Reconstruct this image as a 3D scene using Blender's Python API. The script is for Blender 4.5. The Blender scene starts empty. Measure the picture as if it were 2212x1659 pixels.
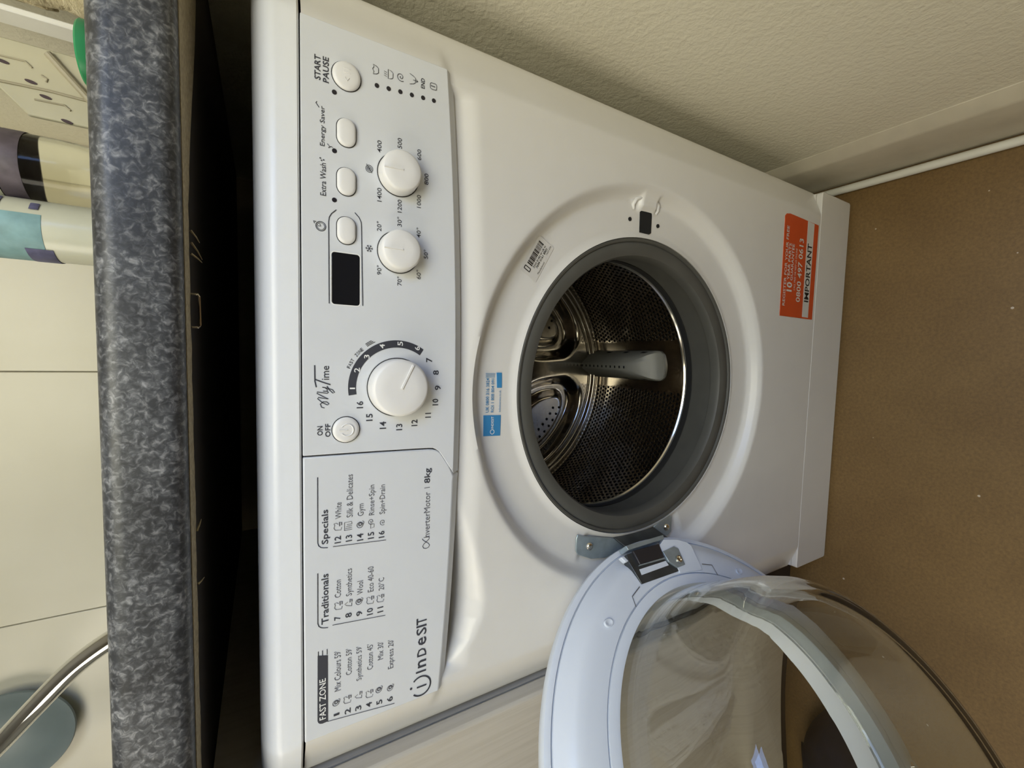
import bpy, bmesh, math, random
from mathutils import Vector, Matrix
random.seed(7)
S = bpy.context.scene
COL = S.collection
PI = math.pi
sin, cos, R2 = math.sin, math.cos, math.radians

# ------------------------------------------------------------------ camera
# the photographer holds the phone on its side: image-right is downwards in the kitchen
cam_d = bpy.data.cameras.new('camera'); cam = bpy.data.objects.new('camera', cam_d); COL.objects.link(cam)
S.camera = cam
F_PX, PITCH, YAW, ROLL = 915.26, 0.5286, 0.0744, -0.0125
cam_d.sensor_fit = 'HORIZONTAL'; cam_d.sensor_width = 36.0; cam_d.lens = F_PX / 2212 * 36
cam_d.clip_start = 0.01; cam_d.clip_end = 50
fw = Vector((-sin(YAW)*cos(PITCH), cos(YAW)*cos(PITCH), -sin(PITCH)))
rt = fw.cross(Vector((0, 0, 1))).normalized(); up = rt.cross(fw)
rt2 = cos(ROLL)*rt + sin(ROLL)*up; up2 = -sin(ROLL)*rt + cos(ROLL)*up
cx, cy, cz = -up2, rt2, -fw
cam.matrix_world = Matrix(((cx.x, cy.x, cz.x, 0.0329), (cx.y, cy.y, cz.y, -0.3316), (cx.z, cy.z, cz.z, 0.8349), (0, 0, 0, 1)))

# ------------------------------------------------------------------ light
W = bpy.data.worlds.new('world'); S.world = W; W.use_nodes = True
bg = W.node_tree.nodes['Background']; bg.inputs[0].default_value = (1.0, 0.92, 0.80, 1); bg.inputs[1].default_value = 0.03
def area(name, loc, target, sx, sy, energy, col):
    d = bpy.data.lights.new(name, 'AREA'); d.shape = 'RECTANGLE'; d.size = sx; d.size_y = sy; d.energy = energy; d.color = col
    o = bpy.data.objects.new(name, d); COL.objects.link(o); o.location = loc
    o.rotation_euler = (Vector(target) - Vector(loc)).to_track_quat('-Z', 'Y').to_euler()
    return o
# assumed cool daylight from the right, then two added warm fills, overhead and left
area('assumed_cool_light', (0.62, -0.75, 1.45), (0, 0, 0.7), 0.6, 0.6, 6.8, (0.30, 0.50, 1.0))  # assumed unseen source, upper right
area('overhead_fill', (0.0, -0.75, 1.6), (0, 0, 0.6), 0.8, 0.6, 10.0, (1.0, 0.96, 0.75))  # added unseen fill overhead, fades down the machine front
area('left_fill', (-1.2, -0.5, 1.3), (0.2, 0, 0.6), 0.7, 0.7, 7.2, (1.0, 0.92, 0.76))  # added unseen fill from the left, brightens tiles and right wall
vs = S.view_settings; vs.view_transform = 'Standard'; vs.look = 'None'; vs.exposure = 0.0; vs.gamma = 1.0; vs.use_curve_mapping = False
S.cycles.max_bounces = 10; S.cycles.transmission_bounces = 8; S.cycles.diffuse_bounces = 3; S.cycles.glossy_bounces = 5
S.cycles.use_adaptive_sampling = True; S.cycles.adaptive_threshold = 0.06; S.cycles.adaptive_min_samples = 12; S.cycles.caustics_reflective = False

# ------------------------------------------------------------------ materials
def new_mat(name):
    m = bpy.data.materials.new(name); m.use_nodes = True
    return m, m.node_tree.nodes, m.node_tree.links, m.node_tree.nodes['Principled BSDF']
def setp(b, col=None, rough=None, metal=None, trans=None, ior=None, coat=None, spec=None, sub=None):
    if col is not None: b.inputs['Base Color'].default_value = (*col, 1)
    if rough is not None: b.inputs['Roughness'].default_value = rough
    if metal is not None: b.inputs['Metallic'].default_value = metal
    if trans is not None: b.inputs['Transmission Weight'].default_value = trans
    if ior is not None: b.inputs['IOR'].default_value = ior
    if coat is not None: b.inputs['Coat Weight'].default_value = coat
    if spec is not None: b.inputs['Specular IOR Level'].default_value = spec
def bump(N, L, b, height, strength, dist):
    n = N.new('ShaderNodeBump'); n.inputs['Strength'].default_value = strength; n.inputs['Distance'].default_value = dist
    L.new(height, n.inputs['Height']); L.new(n.outputs[0], b.inputs['Normal']); return n
def coords(N, L, scale=(1, 1, 1), kind='Object'):
    t = N.new('ShaderNodeTexCoord'); m = N.new('ShaderNodeMapping'); m.inputs['Scale'].default_value = scale
    L.new(t.outputs[kind], m.inputs[0]); return m.outputs[0]
def noise(N, L, vec, scale, detail=3, rough=.5, dist=0.):
    n = N.new('ShaderNodeTexNoise'); n.inputs['Scale'].default_value = scale; n.inputs['Detail'].default_value = detail
    n.inputs['Roughness'].default_value = rough; n.inputs['Distortion'].default_value = dist
    L.new(vec, n.inputs['Vector']); return n.outputs['Fac']
def ramp(N, L, fac, stops):
    r = N.new('ShaderNodeValToRGB'); e = r.color_ramp.elements
    while len(e) < len(stops): e.new(0.5)
    for k, (p, c) in enumerate(stops): e[k].position = p; e[k].color = (*c, 1)
    L.new(fac, r.inputs[0]); return r.outputs[0]
M = {}
def plain(name, col, rough=.5, metal=0., var=0.04, scale=30., **kw):
    m, N, L, b = new_mat(name); setp(b, col, rough, metal, **kw)
    f = noise(N, L, coords(N, L), scale, 4)
    c = ramp(N, L, f, [(0.3, tuple(x*(1-var) for x in col)), (0.7, tuple(min(1, x*(1+var)) for x in col))])
    L.new(c, b.inputs['Base Color']); M[name] = m; return m
plain('white_enamel', (.73, .715, .68), .32, var=.012)
plain('white_panel', (.70, .72, .745), .42, var=.012)
plain('lid_white', (.84, .86, .88), .30, var=.01)
plain('white_plastic', (.75, .80, .87), .34, var=.01)
plain('knob_white', (.82, .81, .79), .38, var=.01)
plain('print_dark', (.045, .047, .06), .55)
plain('print_grey', (.12, .12, .135), .55)
plain('print_white', (.85, .85, .83), .5)
plain('led_dark', (.018, .016, .022), .3)
plain('seam_dark', (.03, .03, .033), .7)
plain('black_display', (.006, .007, .011), .08)
plain('gasket_grey', (.088, .087, .077), .5, var=.08)
plain('hole_black', (.008, .008, .008), .9)
plain('steel', (.52, .485, .43), .13, 1., var=.05)
plain('steel_rim', (.75, .72, .66), .13, 1., var=.03)
plain('zinc', (.40, .47, .50), .34, .55, var=.12, scale=90)
plain('zinc_dark', (.10, .11, .115), .35, .7, var=.2, scale=60)
plain('hinge_black', (.025, .022, .024), .45)
plain('paddle_grey', (.27, .265, .23), .42, var=.05)
plain('orange_sticker', (.60, .075, .012), .45, var=.05)
plain('sticker_black', (.02, .017, .014), .5)
plain('sticker_blue', (.045, .24, .50), .45)
plain('sticker_white', (.66, .64, .60), .5)
plain('plinth_brown', (.055, .040, .032), .6)
plain('chipboard', (.36, .30, .19), .85, var=.25, scale=400)
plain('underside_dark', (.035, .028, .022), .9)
plain('chrome', (.78, .78, .77), .08, 1., var=.02)
plain('skirting_cream', (.58, .53, .42), .4, var=.06)
plain('pipe_white', (.72, .71, .64), .4, var=.05)
plain('navy_cloth', (.006, .008, .020), 1., var=.25, scale=60)
plain('white_board', (.90, .90, .87), .4)
plain('green_plastic', (.03, .26, .10), .35)
plain('teal_ceramic', (.17, .215, .22), .35)
plain('label_plum', (.10, .08, .10), .5, var=.25, scale=120)
plain('label_blue', (.22, .38, .40), .5, var=.2, scale=80)
plain('label_indigo', (.10, .10, .19), .5, var=.3, scale=120)
plain('cream_plastic', (.56, .53, .39), .45, var=.05)
plain('cream_rib', (.40, .36, .26), .5, var=.08)
plain('slot_purple', (.08, .055, .065), .8)
plain('glass_label_clear', (.62, .62, .50), .25)

def mk_glass(name, col, rough=0., ior=1.5):
    m, N, L, b = new_mat(name); setp(b, col, rough, 0, 1.0, ior)
    f = noise(N, L, coords(N, L), 6., 2)
    L.new(ramp(N, L, f, [(0, col), (1, tuple(x*.985 for x in col))]), b.inputs['Base Color']); M[name] = m
mk_glass('door_glass', (.93, .96, .95))
mk_glass('clear_plastic', (.86, .85, .72), .12, 1.3)

# worktop: charcoal laminate with pale wormy flakes
m, N, L, b = new_mat('worktop_laminate'); setp(b, rough=.42)
v = coords(N, L)
f1 = noise(N, L, v, 260, 3, .6, .7); f2 = noise(N, L, v, 42, 3, .5, .6); f3 = noise(N, L, v, 420, 2)
c1 = ramp(N, L, f1, [(.40, (.045, .047, .051)), (.52, (.088, .091, .096)), (.62, (.185, .187, .19)), (.76, (.32, .32, .32))])
c2 = ramp(N, L, f2, [(.38, (.45, .45, .46)), (.62, (1.12, 1.12, 1.12))])
mx = N.new('ShaderNodeMix'); mx.data_type = 'RGBA'; mx.blend_type = 'MULTIPLY'; mx.inputs[0].default_value = .8
L.new(c1, mx.inputs[6]); L.new(c2, mx.inputs[7]); L.new(mx.outputs[2], b.inputs['Base Color'])
bump(N, L, b, f3, .12, .0005); M['worktop'] = m
# floor: brown vinyl with pale specks
m, N, L, b = new_mat('floor_vinyl'); setp(b, rough=.55)
v = coords(N, L)
f1 = noise(N, L, v, 7, 4, .6); f2 = noise(N, L, v, 260, 3, .7)
c1 = ramp(N, L, f1, [(.3, (.150, .086, .026)), (.7, (.200, .120, .040))])
c2 = ramp(N, L, f2, [(.3, (.78, .78, .78)), (.7, (1.15, 1.15, 1.15))])
mx = N.new('ShaderNodeMix'); mx.data_type = 'RGBA'; mx.blend_type = 'MULTIPLY'; mx.inputs[0].default_value = 1
L.new(c1, mx.inputs[6]); L.new(c2, mx.inputs[7])
vo = N.new('ShaderNodeTexVoronoi'); vo.inputs['Scale'].default_value = 26; L.new(v, vo.inputs['Vector'])
sp = N.new('ShaderNodeMath'); sp.operation = 'LESS_THAN'; sp.inputs[1].default_value = .045; L.new(vo.outputs['Distance'], sp.inputs[0])
sel = N.new('ShaderNodeSeparateColor'); L.new(vo.outputs['Color'], sel.inputs[0])
s2 = N.new('ShaderNodeMath'); s2.operation = 'GREATER_THAN'; s2.inputs[1].default_value = .35; L.new(sel.outputs[0], s2.inputs[0])
s3 = N.new('ShaderNodeMath'); s3.operation = 'MULTIPLY'; L.new(sp.outputs[0], s3.inputs[0]); L.new(s2.outputs[0], s3.inputs[1])
mx2 = N.new('ShaderNodeMix'); mx2.data_type = 'RGBA'; L.new(s3.outputs[0], mx2.inputs[0]); L.new(mx.outputs[2], mx2.inputs[6]); mx2.inputs[7].default_value = (.50, .42, .32, 1)
L.new(mx2.outputs[2], b.inputs['Base Color']); bump(N, L, b, f2, .15, .0006); M['floor'] = m
# painted plaster, roughcast
m, N, L, b = new_mat('wall_paint'); setp(b, rough=.6)
v = coords(N, L); f1 = noise(N, L, v, 3, 3); f2 = noise(N, L, v, 170, 3, .55, .3)
L.new(ramp(N, L, f1, [(.3, (.83, .785, .63)), (.7, (.88, .84, .69))]), b.inputs['Base Color'])
bump(N, L, b, f2, .55, .0018); M['wall_paint'] = m
# glossy cream tile
m, N, L, b = new_mat('tile_cream'); setp(b, rough=.3)
v = coords(N, L); f1 = noise(N, L, v, 5, 3); f2 = noise(N, L, v, 300, 2)
L.new(ramp(N, L, f1, [(.3, (.69, .66, .53)), (.7, (.76, .735, .62))]), b.inputs['Base Color']); bump(N, L, b, f2, .08, .0004); M['tile_cream'] = m
plain('grout', (.50, .47, .38), .9)
# taupe wood-grain cabinet door
m, N, L, b = new_mat('cabinet_taupe'); setp(b, rough=.45)
v = coords(N, L, (130, 130, 4)); f1 = noise(N, L, v, 1.6, 4, .6, .3)
v2 = coords(N, L); f2 = noise(N, L, v2, 8, 3)
c1 = ramp(N, L, f1, [(.35, (.49, .45, .38)), (.6, (.54, .50, .43))])
L.new(c1, b.inputs['Base Color']); bump(N, L, b, f1, .25, .0006); M['cabinet_taupe'] = m
# straw weave
m, N, L, b = new_mat('straw'); setp(b, rough=.8)
v = coords(N, L, (1, 1, 2.5)); f1 = noise(N, L, v, 90, 4, .65, 1.)
L.new(ramp(N, L, f1, [(.3, (.30, .24, .14)), (.5, (.66, .58, .38)), (.72, (.90, .82, .60))]), b.inputs['Base Color']); bump(N, L, b, f1, .6, .003); M['straw'] = m
# perforated drum steel (holes laid out on the unrolled drum wall)
m, N, L, b = new_mat('drum_steel'); setp(b, (.54, .50, .445), .18, 1.)
uv = N.new('ShaderNodeUVMap'); uv.uv_map = 'UVMap'
sx = N.new('ShaderNodeSeparateXYZ'); L.new(uv.outputs[0], sx.inputs[0])
def mth(op, a, bb=None, c=None):
    n = N.new('ShaderNodeMath'); n.operation = op
    for k, val in enumerate((a, bb, c)):
        if val is None: continue
        if isinstance(val, (int, float)): n.inputs[k].default_value = val
        else: L.new(val, n.inputs[k])
    return n.outputs[0]
row = mth('FLOOR', sx.outputs[1]); sh = mth('MULTIPLY', mth('MODULO', row, 2), .5)
fu = mth('SUBTRACT', mth('FRACT', mth('ADD', sx.outputs[0], sh)), .5)
fv = mth('MULTIPLY', mth('SUBTRACT', mth('FRACT', sx.outputs[1]), .5), .866)
dd = mth('SQRT', mth('ADD', mth('MULTIPLY', fu, fu), mth('MULTIPLY', fv, fv)))
at = N.new('ShaderNodeAttribute'); at.attribute_name = 'perf'
hole = mth('MULTIPLY', mth('LESS_THAN', dd, .285), mth('GREATER_THAN', at.outputs['Fac'], .5))
hb = N.new('ShaderNodeBsdfDiffuse'); hb.inputs[0].default_value = (.006, .006, .006, 1)
mixs = N.new('ShaderNodeMixShader'); L.new(hole, mixs.inputs[0]); L.new(b.outputs[0], mixs.inputs[1]); L.new(hb.outputs[0], mixs.inputs[2])
L.new(mixs.outputs[0], N['Material Output'].inputs[0])
mr = N.new('ShaderNodeMapRange'); mr.inputs[1].default_value = .22; mr.inputs[2].default_value = .42; L.new(dd, mr.inputs[0])
hm = mth('MULTIPLY', mr.outputs[0], at.outputs['Fac']); bump(N, L, b, hm, .35, .0012)
M['drum_steel'] = m

# ------------------------------------------------------------------ mesh helpers
class MB:
    def __init__(s): s.v = []; s.f = []
    def add(s, vs, fs):
        o = len(s.v); s.v += [tuple(p) for p in vs]; s.f += [tuple(i+o for i in f) for f in fs]; return s
    def box(s, x0, x1, y0, y1, z0, z1):
        return s.add([(x0,y0,z0),(x1,y0,z0),(x1,y1,z0),(x0,y1,z0),(x0,y0,z1),(x1,y0,z1),(x1,y1,z1),(x0,y1,z1)],
                     [(0,3,2,1),(4,5,6,7),(0,1,5,4),(1,2,6,5),(2,3,7,6),(3,0,4,7)])
    def prism(s, poly, y0, y1, T=None):          # poly in (x, z), extruded along y from y0 to y1
        n = len(poly); vs = [(x, y0, z) for x, z in poly] + [(x, y1, z) for x, z in poly]
        if T: vs = [T(*p) for p in vs]
        return s.add(vs, [tuple(range(n)), tuple(range(2*n-1, n-1, -1))] + [(i, i+n, (i+1) % n + n, (i+1) % n) for i in range(n)])
    def lathe(s, prof, T, seg=96, close=False, a0=0., a1=2*PI):   # prof: (r, h); T(a, b, h) -> xyz
        full = abs(a1-a0-2*PI) < 1e-6; n = len(prof); m = seg if full else seg+1
        vs = []
        for k in range(m):
            t = a0 + (a1-a0)*k/seg
            for r, h in prof: vs.append(T(r*cos(t), r*sin(t), h))
        fs = []
        for k in range(seg):
            k2 = (k+1) % m
            for j in range(n if close else n-1):
                j2 = (j+1) % n
                fs.append((k*n+j, k2*n+j, k2*n+j2, k*n+j2))
        return s.add(vs, fs)
    def tube(s, pts, r, seg=10, cap=True):
        pts = [Vector(p) for p in pts]; n = len(pts); vs = []; fs = []
        ref = Vector((0, 0, 1))
        for i, p in enumerate(pts):
            t = (pts[min(i+1, n-1)] - pts[max(i-1, 0)]).normalized()
            if abs(t.dot(ref)) > .95: ref = Vector((1, 0, 0))
            a = t.cross(ref).normalized(); bb = a.cross(t); ref = bb if i else ref
            rr = r[i] if isinstance(r, (list, tuple)) else r
            for k in range(seg):
                w = 2*PI*k/seg; vs.append(p + rr*(cos(w)*a + sin(w)*bb))
        for i in range(n-1):
            for k in range(seg): fs.append((i*seg+k, i*seg+(k+1) % seg, (i+1)*seg+(k+1) % seg, (i+1)*seg+k))
        if cap: fs += [tuple(range(seg-1, -1, -1)), tuple(range((n-1)*seg, n*seg))]
        return s.add(vs, fs)
    def strip(s, pts, w, y, T=None, closed=False):    # flat printed line in the x/z plane
        P = [Vector((p[0], p[1])) for p in pts]; n = len(P); vs = []; fs = []
        for i in range(n):
            a = P[(i-1) % n] if (closed or i) else P[i]; c = P[(i+1) % n] if (closed or i < n-1) else P[i]
            d = (c - a); d = d.normalized() if d.length > 1e-9 else Vector((1, 0)); nn = Vector((-d.y, d.x))*w/2
            for q in (P[i]+nn, P[i]-nn): vs.append((q.x, y, q.y) if not T else T(q.x, q.y, y))
        for i in range(n if closed else n-1):
            j = (i+1) % n; fs.append((2*i, 2*i+1, 2*j+1, 2*j))
        return s.add(vs, fs)
    def build(s, name, mat, parent=None, smooth=None, bevel=0., segs=2, loc=None, merge=True):
        me = bpy.data.meshes.new(name); me.from_pydata(s.v, [], s.f)
        bm = bmesh.new(); bm.from_mesh(me)
        if merge: bmesh.ops.remove_doubles(bm, verts=bm.verts, dist=1e-6)
        bmesh.ops.recalc_face_normals(bm, faces=bm.faces); bm.to_mesh(me); bm.free()
        o = bpy.data.objects.new(name, me); COL.objects.link(o)
        me.materials.append(M[mat])
        if bevel:
            md = o.modifiers.new('bevel', 'BEVEL'); md.width = bevel; md.segments = segs; md.limit_method = 'ANGLE'; md.angle_limit = R2(35)
        if smooth is not None or bevel:
            me.shade_auto_smooth(smooth) if hasattr(me, 'shade_auto_smooth') else me.shade_smooth()
            me.set_sharp_from_angle(angle=R2(smooth if smooth is not None else 35)) if hasattr(me, 'set_sharp_from_angle') else None
        if parent: o.parent = parent
        if loc: o.location = loc
        return o
def tag(o, label, cat=None, kind=None, group=None):
    if label: o['label'] = label
    if cat: o['category'] = cat
    if kind: o['kind'] = kind
    if group: o['group'] = group
    return o
def empty(name, loc, label, cat):
    o = bpy.data.objects.new(name, None); COL.objects.link(o); o.location = loc; o.empty_display_size = .05
    return tag(o, label, cat)
def sstep(a, b, x):
    t = max(0., min(1., (x-a)/(b-a))); return t*t*(3-2*t)
def rrect(x0, x1, z0, z1, r, seg=6):
    pts = []
    for cxx, czz, a in ((x1-r, z1-r, 0), (x0+r, z1-r, 90), (x0+r, z0+r, 180), (x1-r, z0+r, 270)):
        for k in range(seg+1):
            t = R2(a+90*k/seg); pts.append((cxx+r*cos(t), czz+r*sin(t)))
    return pts
def circ(x, z, r, n=24, a0=0., a1=360.):
    full = abs(a1-a0-360) < 1e-6
    return [(x+r*sin(R2(a0+(a1-a0)*k/(n if full else n-1))), z+r*cos(R2(a0+(a1-a0)*k/(n if full else n-1)))) for k in range(n)]
def arrow_T(x, z, y):                         # lathe axis pointing out of the machine (towards -y)
    return lambda a, b, h: (x+a, y-h, z+b)
# lettering: every text is fitted into its ink box (mm) on a surface given by T(x, z) -> xyz
TXT = []
def text(dest, body, xl, xr, zb, zt, T, bold=0.):
    cu = bpy.data.curves.new('t', 'FONT'); cu.body = body; cu.size = 1; cu.resolution_u = 2; cu.offset = bold
    o = bpy.data.objects.new('t', cu); COL.objects.link(o); TXT.append((o, dest, (xl/1000, xr/1000, zb/1000, zt/1000), T))
def flush_text():
    bpy.context.view_layer.update(); dg = bpy.context.evaluated_depsgraph_get()
    for o, dest, (xl, xr, zb, zt), T in TXT:
        ev = o.evaluated_get(dg); me = ev.to_mesh()
        vs = [v.co.copy() for v in me.vertices]; fs = [tuple(p.vertices) for p in me.polygons]
        x0 = min(v.x for v in vs); x1 = max(v.x for v in vs); y0 = min(v.y for v in vs); y1 = max(v.y for v in vs)
        dest.add([T(xl+(v.x-x0)/max(1e-6, x1-x0)*(xr-xl), zb+(v.y-y0)/max(1e-6, y1-y0)*(zt-zb)) for v in vs], fs)
        ev.to_mesh_clear()
    for o, *_ in TXT:
        c = o.data; bpy.data.objects.remove(o); bpy.data.curves.remove(c)
    TXT.clear()

# ------------------------------------------------------------------ the room
fl = MB().box(-2.2, 1.4, -2.2, .75, -.02, 0).build('floor', 'floor'); tag(fl, 'brown speckled floor running under the white washing machine', kind='structure')
wr = MB().box(.345, .445, -.30, .70, 0, 2.3).build('wall_right', 'wall_paint'); tag(wr, 'cream roughcast painted wall right beside the washing machine', kind='structure')
bs = MB(); prof = [(.347, 0), (.331, 0), (.331, .101), (.333, .106), (.345, .122), (.347, .122)]
bs.add([(x, y, z) for y in (-.30, .60) for x, z in prof], [(i, i+1, i+7, i+6) for i in range(5)] + [tuple(range(6)), tuple(range(11, 5, -1))])
tag(bs.build('baseboard_right', 'skirting_cream', bevel=.0015), 'cream painted skirting board at the foot of the wall', kind='structure')
wb = MB().box(-2.2, .345, .606, .70, 0, 2.3).build('wall_back', 'grout'); tag(wb, 'back wall above the worktop, clad in large cream tiles', kind='structure')
def tile_mesh():
    o = MB().box(0, .3930, -.006, .004, 0, .3865).build('tile', 'tile_cream', bevel=.0012); return o
t0 = None
for i in range(-4, 1):
    for j in range(3):
        x = -.0075 + i*.3945
        if x + .3922 > .346 and False: continue
        if t0 is None: t0 = tile_mesh(); o = t0
        else: o = t0.copy(); COL.objects.link(o)
        o.parent = wb; o.location = (x, .606, .913 + j*.388)
        if i == 0: o.scale = (.345/.3922, 1, 1)

plain('ceiling_white', (.74, .72, .66), .8, var=.02)
for nm, bx_, mt, lb in (('ceiling', (-2.2, 1.4, -2.2, .75, 2.30, 2.36), 'ceiling_white', 'off white kitchen ceiling'), ('wall_left', (-2.26, -2.2, -2.2, .75, 0, 2.3), 'wall_paint', 'cream painted wall at the far left of the kitchen'),
                        ('wall_front', (-2.2, 1.4, -2.26, -2.2, 0, 2.3), 'wall_paint', 'cream painted wall behind the photographer'), ('wall_far_right', (1.40, 1.46, -2.2, .75, 0, 2.3), 'wall_paint', 'cream painted wall beyond the end of the wall stub')):
    tag(MB().box(*bx_).build(nm, mt), lb, kind='structure')

# ------------------------------------------------------------------ worktop
wt = empty('worktop', (0, 0, 0), 'charcoal flecked laminate worktop with rounded front edge above the washing machine', 'worktop')
Y0, ZT, ZB = -.035, .9117, .8739
prof = []
for k in range(7): a = R2(90 - 15*k); prof.append((Y0+.011 - .011*cos(R2(90)-a) if False else Y0+.011-.011*sin(R2(15*k)), ZT-.011+.011*cos(R2(15*k))))
for k in range(7): prof.append((Y0+.008-.008*cos(R2(15*k)), ZB+.008-.008*sin(R2(15*k))))
prof.append((Y0+.012, ZB)); prof.append((Y0+.012, ZB+.002)); prof.append((.603, ZB+.002)); prof.append((.603, ZT))
n = len(prof); mb = MB()
mb.add([(x, y, z) for x in (-2.0, .344) for y, z in prof], [(i, (i+1) % n, (i+1) % n+n, i+n) for i in range(n)] + [tuple(range(n)), tuple(range(2*n-1, n-1, -1))])
mb.build('slab', 'worktop', wt, smooth=30)
# torn backing strip of raw chipboard under the front edge
mb = MB(); xs = [-2.0 + 2.344*k/700 for k in range(701)]; jag = 0.; vsA = []
for x in xs:
    jag = .72*jag + random.uniform(-.0012, .0012)
    y = Y0+.030+jag if x < .12 else Y0+.030+jag*(1-sstep(.12, .16, x)) + .06*sstep(.10, .30, x)
    vsA.append((x, y))
nn = len(xs)
vs_ = [(x, Y0+.011, ZB-.0004) for x in xs] + [(x, y, ZB-.0004) for x, y in vsA] + [(x, Y0+.011, ZB+.0021) for x in xs] + [(x, y, ZB+.0021) for x, y in vsA]
fs_ = []
for i in range(nn-1): fs_ += [(i, i+1, nn+i+1, nn+i), (nn+i, nn+i+1, 3*nn+i+1, 3*nn+i), (2*nn+i, i, i+1, 2*nn+i+1)[::1]]
mb.add(vs_, fs_).build('chipboard_strip', 'chipboard', wt)
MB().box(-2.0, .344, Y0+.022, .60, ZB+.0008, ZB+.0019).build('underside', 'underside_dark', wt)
sp = MB()
for x, y, z, dx, dz, l in ((.105, -.003, .8730, -.006, -.004, .02), (.098, -.002, .8730, -.009, -.005, .026), (.091, -.003, .8730, -.004, -.005, .012), (-.083, -.004, .8732, .006, -.002, .012), (-.118, -.004, .8732, .002, -.003, .010)):
    sp.tube([(x, y, z), (x+dx*.5, y+.002, z+dz*.6), (x+dx, y+.004, z+dz)], [.0008, .0005, .0002], 5)
tag(sp.build('splinters', 'chipboard', wt), None, None, 'stuff')
tag(MB().tube([(.0665, -.004, .8735), (.0665, -.004, .8700), (.0650, -.004, .8692), (.0475, -.004, .8690), (.0462, -.004, .8700), (.0462, -.004, .8735)], .0007, 6).build('staple', 'steel', wt), 'bright wire staple')

# ------------------------------------------------------------------ left base cabinet
bc = empty('base_cabinet', (-.61, .3, 0), 'taupe wood grain base cabinet left of the washing machine, behind its open door', 'cabinet')
LX = .61; LY = -.3
def L_(o): return o
MB().box(-.300+LX-.60, -.300+LX, -.003+LY, .015+LY, .150, .866).build('door', 'cabinet_taupe', bc, bevel=.003, segs=3)
MB().box(-.318+LX, -.302+LX, .017+LY, .58+LY, .150, .8735).build('side_panel', 'cabinet_taupe', bc)
MB().box(-.9+LX, -.318+LX, .019+LY, .58+LY, .150, .166).build('bottom_panel', 'cabinet_taupe', bc)
MB().box(-.9+LX, -.304+LX, .060+LY, .075+LY, 0, .150).build('plinth', 'plinth_brown', bc)

# ------------------------------------------------------------------ washing machine
wm = empty('washing_machine', (0, 0, 0), 'white front loading washing machine with its round glass door hanging open', 'washing machine')
CZ = .455                                            # height of the porthole centre
def side_y(x):                                       # front folds back towards both sides
    a = abs(x); return .0165*sstep(.2565, .305, a)*1.0 if a > .2565 else 0.
def fold(x):
    a = abs(x)
    return 0. if a < .257 else ((a-.257)**2/(2*.006)*.36 if a < .263 else .36*(.003+(a-.263)))
def zbot(x): return .6962 + .0113*(x/.26)**2
SC = [(-.2585,.706),(-.240,.6855),(-.226,.671),(-.208,.6623),(-.1916,.660),(-.1736,.6619),(-.1462,.668),(-.119,.677),(-.090,.6872),(-.0752,.6927)]
def zscoop(x):
    if x <= SC[0][0] or x >= SC[-1][0]: return None
    for (xa, za), (xb, zb_) in zip(SC, SC[1:]):
        if xa <= x <= xb:
            return za+(zb_-za)*(x-xa)/(xb-xa)
def front_y(x, z):
    r = math.hypot(x, z-CZ); y = .004 + fold(x)
    zb0 = zbot(x); ins = 1-sstep(.2430, .2525, abs(x))
    y += .006*sstep(zb0-.030, zb0-.006, z)*ins - .0026*sstep(zb0-.006, zb0+.004, z)*(1-ins)*(1-sstep(.262, .284, abs(x)))
    d = .0155*(1-sstep(.2100, .2235, r)); y = y*(1-.0) + d
    ang = math.degrees(math.atan2(z-CZ, x))
    if .19 < r < .235:                               # latch bump on the right
        du = abs(ang-1.0)*r*PI/180; y -= .006*(1-sstep(.010, .0165, du))*(sstep(.2005, .205, r))*(1-sstep(.212, .219, r))
    # shallow flat land for the hinge on the left
    da = abs(ang) - 180
    if abs(da) < 30 and r < .222: y += .0035*sstep(.1735, .180, r)*(1-sstep(23, 26, abs(da-0)))*(1-sstep(.200, .212, r))
    zs = zscoop(x)
    if zs is not None and z > zs:
        t = z-zs; ed = min(1., (x+.2585)/.02, (-.0752-x)/.03)
        y += .028*sstep(0, .036, t)*max(0, ed)**.5
    if r < .180: y -= .003*(1-sstep(.1705, .1775, r))  # raised lip round the opening
    return y
mb = MB(); NA = 900; rs_in = [.1705+.0032*k for k in range(20)]; NR = 84
HX, Z0F, Z1F = .2565, .1010, .8112
def rect_r(t):
    c, s_ = cos(t), sin(t); ks = []
    if c > 1e-9: ks.append(HX/c)
    if c < -1e-9: ks.append(-HX/c)
    if s_ > 1e-9: ks.append((Z1F-CZ)/s_)
    if s_ < -1e-9: ks.append((Z0F-CZ)/s_)
    return min(ks)
angs = sorted([2*PI*k/NA for k in range(NA)] + [math.atan2(z-CZ, x) % (2*PI) for x in (HX, -HX) for z in (Z0F, Z1F)])
vs_ = []
for t in angs:
    rm = rect_r(t); rl = rs_in + [rs_in[-1] + (rm-rs_in[-1])*(k/NR)**.9 for k in range(1, NR+1)]
    for r in rl:
        x, z = r*cos(t), CZ+r*sin(t); vs_.append((x, front_y(x, z), z))
    vs_.append((rm*cos(t), front_y(rm*cos(t), CZ+rm*sin(t))+.012, CZ+rm*sin(t)))
    vs_.append((rs_in[0]*cos(t), .034, CZ+rs_in[0]*sin(t)))
nr = len(rs_in)+NR+2; na = len(angs); fs_ = []
for i in range(na):
    j = (i+1) % na
    for k in range(nr-2): fs_.append((i*nr+k, j*nr+k, j*nr+k+1, i*nr+k+1))
    fs_.append((i*nr+nr-1, j*nr+nr-1, j*nr, i*nr))
mb.add(vs_, fs_)
sx_ = [.2565, .2575, .2585, .2597, .261, .263, .266, .270, .275, .280, .285, .290, .294, .2962, .2972]
sz_ = [Z0F+(Z1F-Z0F)*k/240 for k in range(241)]
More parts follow.
